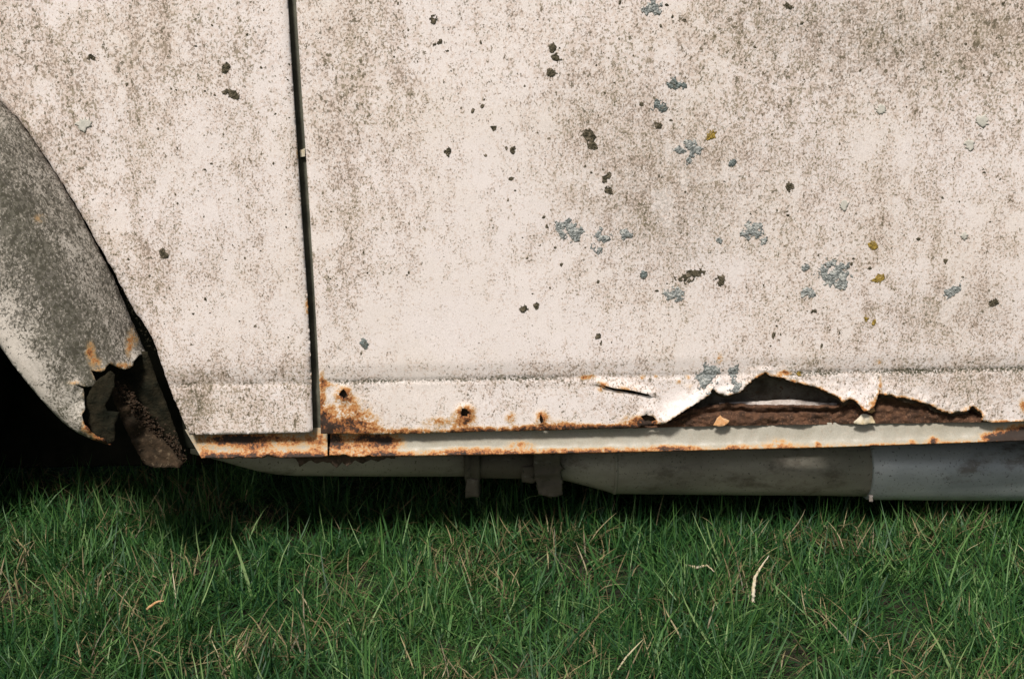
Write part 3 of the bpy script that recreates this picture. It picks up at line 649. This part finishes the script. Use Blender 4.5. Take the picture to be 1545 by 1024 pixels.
def specks(name, spots, parent, f, seed):
    rr = random.Random(seed); bm = bmesh.new()
    for (x, y, r) in spots:
        c = P(x, y, f(x, y)); r *= S
        g = bmesh.ops.create_icosphere(bm, subdivisions=1, radius=r); ph = rr.uniform(0, 99)
        sx, sz = rr.uniform(.6, 1.2), rr.uniform(.6, 1.3)
        for v in g['verts']:
            w = 1 + .9 * mnoise.noise(v.co * (1.2 / r) + Vector((ph, 0, 0)))
            v.co = Vector((v.co.x * sx * w, v.co.y * .35 * w, v.co.z * sz * w)) + c
    me = bpy.data.meshes.new(name); bm.to_mesh(me); bm.free()
    o = link(name, me, M['moss'], parent, False); o['kind'] = 'stuff'; return o
rr = random.Random(5); sp = []
for _ in range(430):
    x = rr.uniform(490, 1540); y = rr.uniform(2, 545)
    if rr.random() < .38 + .9 * mnoise.noise(Vector((x * .006, y * .006, 3))) + (.25 if x > 650 and x < 920 and y < 330 else 0): sp.append((x, y, min(5.0, rr.lognormvariate(.55, .45))))
specks('moss_specks', sp, door, door_depth, 1)
sp = [(rr.uniform(60, 440), rr.uniform(2, 520), min(4.0, rr.lognormvariate(.4, .4))) for _ in range(90)]
sp = [s for s in sp if s[0] > interp([(p[1], p[0]) for p in SEAM[6:]], s[1]) + 14]
specks('moss_specks', sp, side, side_depth, 2)

# ------------------------------------------------------------------ grass
def grass_mesh(name, roots, length, width, lean, az, curl, tint, mat, twist=None):
    n = len(roots); SEG = 4; ts = np.array([0, .28, .55, .8, 1.0])
    prof = np.array([.75, 1.0, .85, .5, .0])
    dirx, diry = np.cos(az), np.sin(az)
    V = np.zeros((n, 9, 3), np.float32); AL = np.zeros((n, 9), np.float32)
    tw = az + np.pi / 2 + (twist if twist is not None else RNG.normal(0, .6, n))
    kx = RNG.normal(0, .12, n) * length; ky = RNG.normal(0, .12, n) * length
    px = np.zeros(n); py = np.zeros(n); pz = np.zeros(n); idx = 0
    for i, t in enumerate(ts):
        if i:
            dt = ts[i] - ts[i - 1]; tm = (ts[i] + ts[i - 1]) / 2
            ang = np.clip(lean + curl * tm ** 1.4, 0, 1.75)
            px += np.sin(ang) * dirx * length * dt + kx * dt * tm; py += np.sin(ang) * diry * length * dt + ky * dt * tm; pz += np.cos(ang) * length * dt
        pzc = np.maximum(pz, .002 if i else -.004)
        w = width * prof[i] * .5; ox, oy = np.cos(tw) * w, np.sin(tw) * w
        bx, by, bz = roots[:, 0] + px, roots[:, 1] + py, roots[:, 2] + pzc - (.004 if i == 0 else 0)
        if i < 4:
            V[:, idx] = np.stack([bx - ox, by - oy, bz], 1); V[:, idx + 1] = np.stack([bx + ox, by + oy, bz], 1); AL[:, idx:idx + 2] = t; idx += 2
        else: V[:, 8] = np.stack([bx, by, bz], 1); AL[:, 8] = 1
    quads = np.array([[0, 1, 3, 2], [2, 3, 5, 4], [4, 5, 7, 6]])
    base = (np.arange(n) * 9)[:, None]
    Q = (base[:, :, None] + quads[None]).reshape(-1, 4); T = base + np.array([[6, 7, 8]])
    me = bpy.data.meshes.new(name); me.vertices.add(n * 9); me.vertices.foreach_set('co', V.ravel())
    loops = np.concatenate([Q.ravel(), T.ravel()]); me.loops.add(len(loops)); me.loops.foreach_set('vertex_index', loops.astype(np.int32))
    npoly = len(Q) + len(T); me.polygons.add(npoly)
    st = np.concatenate([np.arange(len(Q)) * 4, len(Q) * 4 + np.arange(len(T)) * 3]).astype(np.int32)
    me.polygons.foreach_set('loop_start', st)
    me.polygons.foreach_set('use_smooth', np.ones(npoly, bool)); me.update(calc_edges=True)
    set_attr(me, 'tint', np.repeat(tint, 9)); set_attr(me, 'along', AL.ravel())
    return link(name, me, mat, None, False)
def field(x, y, s, seed): return np.array([mnoise.noise(Vector((a * s, b * s, seed))) for a, b in zip(x, y)])
def tufts(n, x0, x1, y0, y1, per, spread):
    cx, cy = RNG.uniform(x0, x1, n), RNG.uniform(y0, y1, n)
    keep = RNG.random(n) < .60 + 1.3 * field(cx, cy, 11, 1.0); cx, cy = cx[keep], cy[keep]
    m = len(cx); k = RNG.poisson(per, m) + 2; idx = np.repeat(np.arange(m), k)
    N = len(idx); r = np.abs(RNG.normal(0, spread, N)); th = RNG.uniform(0, 2 * np.pi, N)
    X, Y = cx[idx] + r * np.cos(th), cy[idx] + r * np.sin(th)
    tl = RNG.normal(1, .22, m)[idx]; ta = RNG.uniform(0, 2 * np.pi, m)[idx]; tt = RNG.normal(0, .13, m)[idx]
    az = np.where(RNG.random(N) < .55, th + RNG.normal(0, .7, N), ta + RNG.normal(0, .6, N))
    return X, Y, az, tl, tt
X1, Y1, A1, L1, T1 = tufts(13500, -1.02, 1.02, -.42, .62, 9.5, .017)
X2, Y2, A2, L2, T2 = tufts(15000, -2.4, 2.4, -2.2, 1.0, 7, .03)
out = ~((np.abs(X2) < 1.02) & (Y2 > -.42) & (Y2 < .62)); X2, Y2, A2, L2, T2 = (v[out] for v in (X2, Y2, A2, L2, T2))
X, Y, A, LL, TT = (np.concatenate(v) for v in ((X1, X2), (Y1, Y2), (A1, A2), (L1, L2), (T1, T2)))
ok = ~((np.abs(X - WC.x) < .10) & (np.abs(Y - WC.y) < .09)); X, Y, A, LL, TT = (v[ok] for v in (X, Y, A, LL, TT))
N = len(X)
under = np.clip((Y - .10) / .25, 0, 1)
ln = np.clip(RNG.lognormal(-2.98, .36, N) * LL * (1 + .5 * field(X, Y, 6, 4.0)), .018, .105)
ln = np.minimum(ln, np.where(Y > .0, .078, .105))
wdt = np.where(RNG.random(N) < .04, RNG.uniform(.0032, .0042, N), RNG.uniform(.0010, .0026, N))
lean = np.clip(np.abs(RNG.normal(1.18, .42, N)), 0, 1.5); curl = RNG.normal(.10, .7, N)
tint = np.clip(.41 + TT + RNG.normal(0, .27, N) + .22 * field(X, Y, 4, 8.0), 0, 1)
g = grass_mesh('lawn_grass', np.stack([X, Y, np.zeros(N)], 1), ln, wdt, lean, A, curl, tint, M['grass'])
g['label'] = 'short green lawn grass growing in front of and under the car'; g['category'] = 'grass'; g['kind'] = 'stuff'
# dead straw lying in the sward
n = 44000
X, Y = RNG.uniform(-1.3, 1.3, n), RNG.uniform(-.6, .6, n)
kp = RNG.random(n) < .15 + 1.1 * field(X, Y, 7, 20.0); X, Y = X[kp], Y[kp]; n = len(X)
g2 = grass_mesh('dry_straw', np.stack([X, Y, RNG.uniform(.002, .022, n)], 1), RNG.uniform(.02, .062, n), RNG.uniform(.0011, .0024, n), RNG.uniform(.7, 1.5, n), RNG.uniform(0, 2 * np.pi, n), RNG.normal(.2, .35, n), np.clip(RNG.normal(.36, .24, n), 0, 1), M['straw'])
g2['label'] = 'dead brown straw lying among the lawn grass'; g2['category'] = 'straw'; g2['kind'] = 'stuff'

# single dry bits that stand out of the lawn
def stalk(name, pts, w, mat, label):
    path = [Vector(p) for p in pts]; n = len(path); fine = []
    for i in range(n - 1):
        for q in range(6): fine.append(path[i].lerp(path[i + 1], q / 6) + mnoise.noise_vector(Vector((i * 3 + q, w * 900, 2))) * .0012)
    fine.append(path[-1])
    rad = [w * (.55 + .45 * math.sin(math.pi * min(1, i / len(fine) + .15))) * (1 - .6 * i / len(fine)) for i in range(len(fine))]
    o = tube(name, fine, rad, mat, None, 8); o['label'] = label; o['category'] = 'dry stalk'; return o
def gp(px, py, z): v = G(px, py, z); return (v.x, v.y, v.z)
stalk('dry_stalk', [gp(1137, 908, .020), gp(1136, 890, .035), gp(1139, 870, .044), gp(1150, 852, .052), gp(1160, 838, .058)], .0030, M['flake_cream'], 'pale curled dry grass stalk standing in the lawn below the silencer')
stalk('dry_stalk', [gp(1035, 852, .026), gp(1050, 856, .034), gp(1066, 852, .038), gp(1078, 862, .03)], .0026, M['flake_cream'], 'pale broken straw lying in grass left of the curled stalk')
stalk('dry_stalk', [gp(222, 918, .024), gp(236, 908, .034), gp(247, 905, .040)], .0022, M['flake_orange'], 'short brown dry stalk in the grass at lower left')
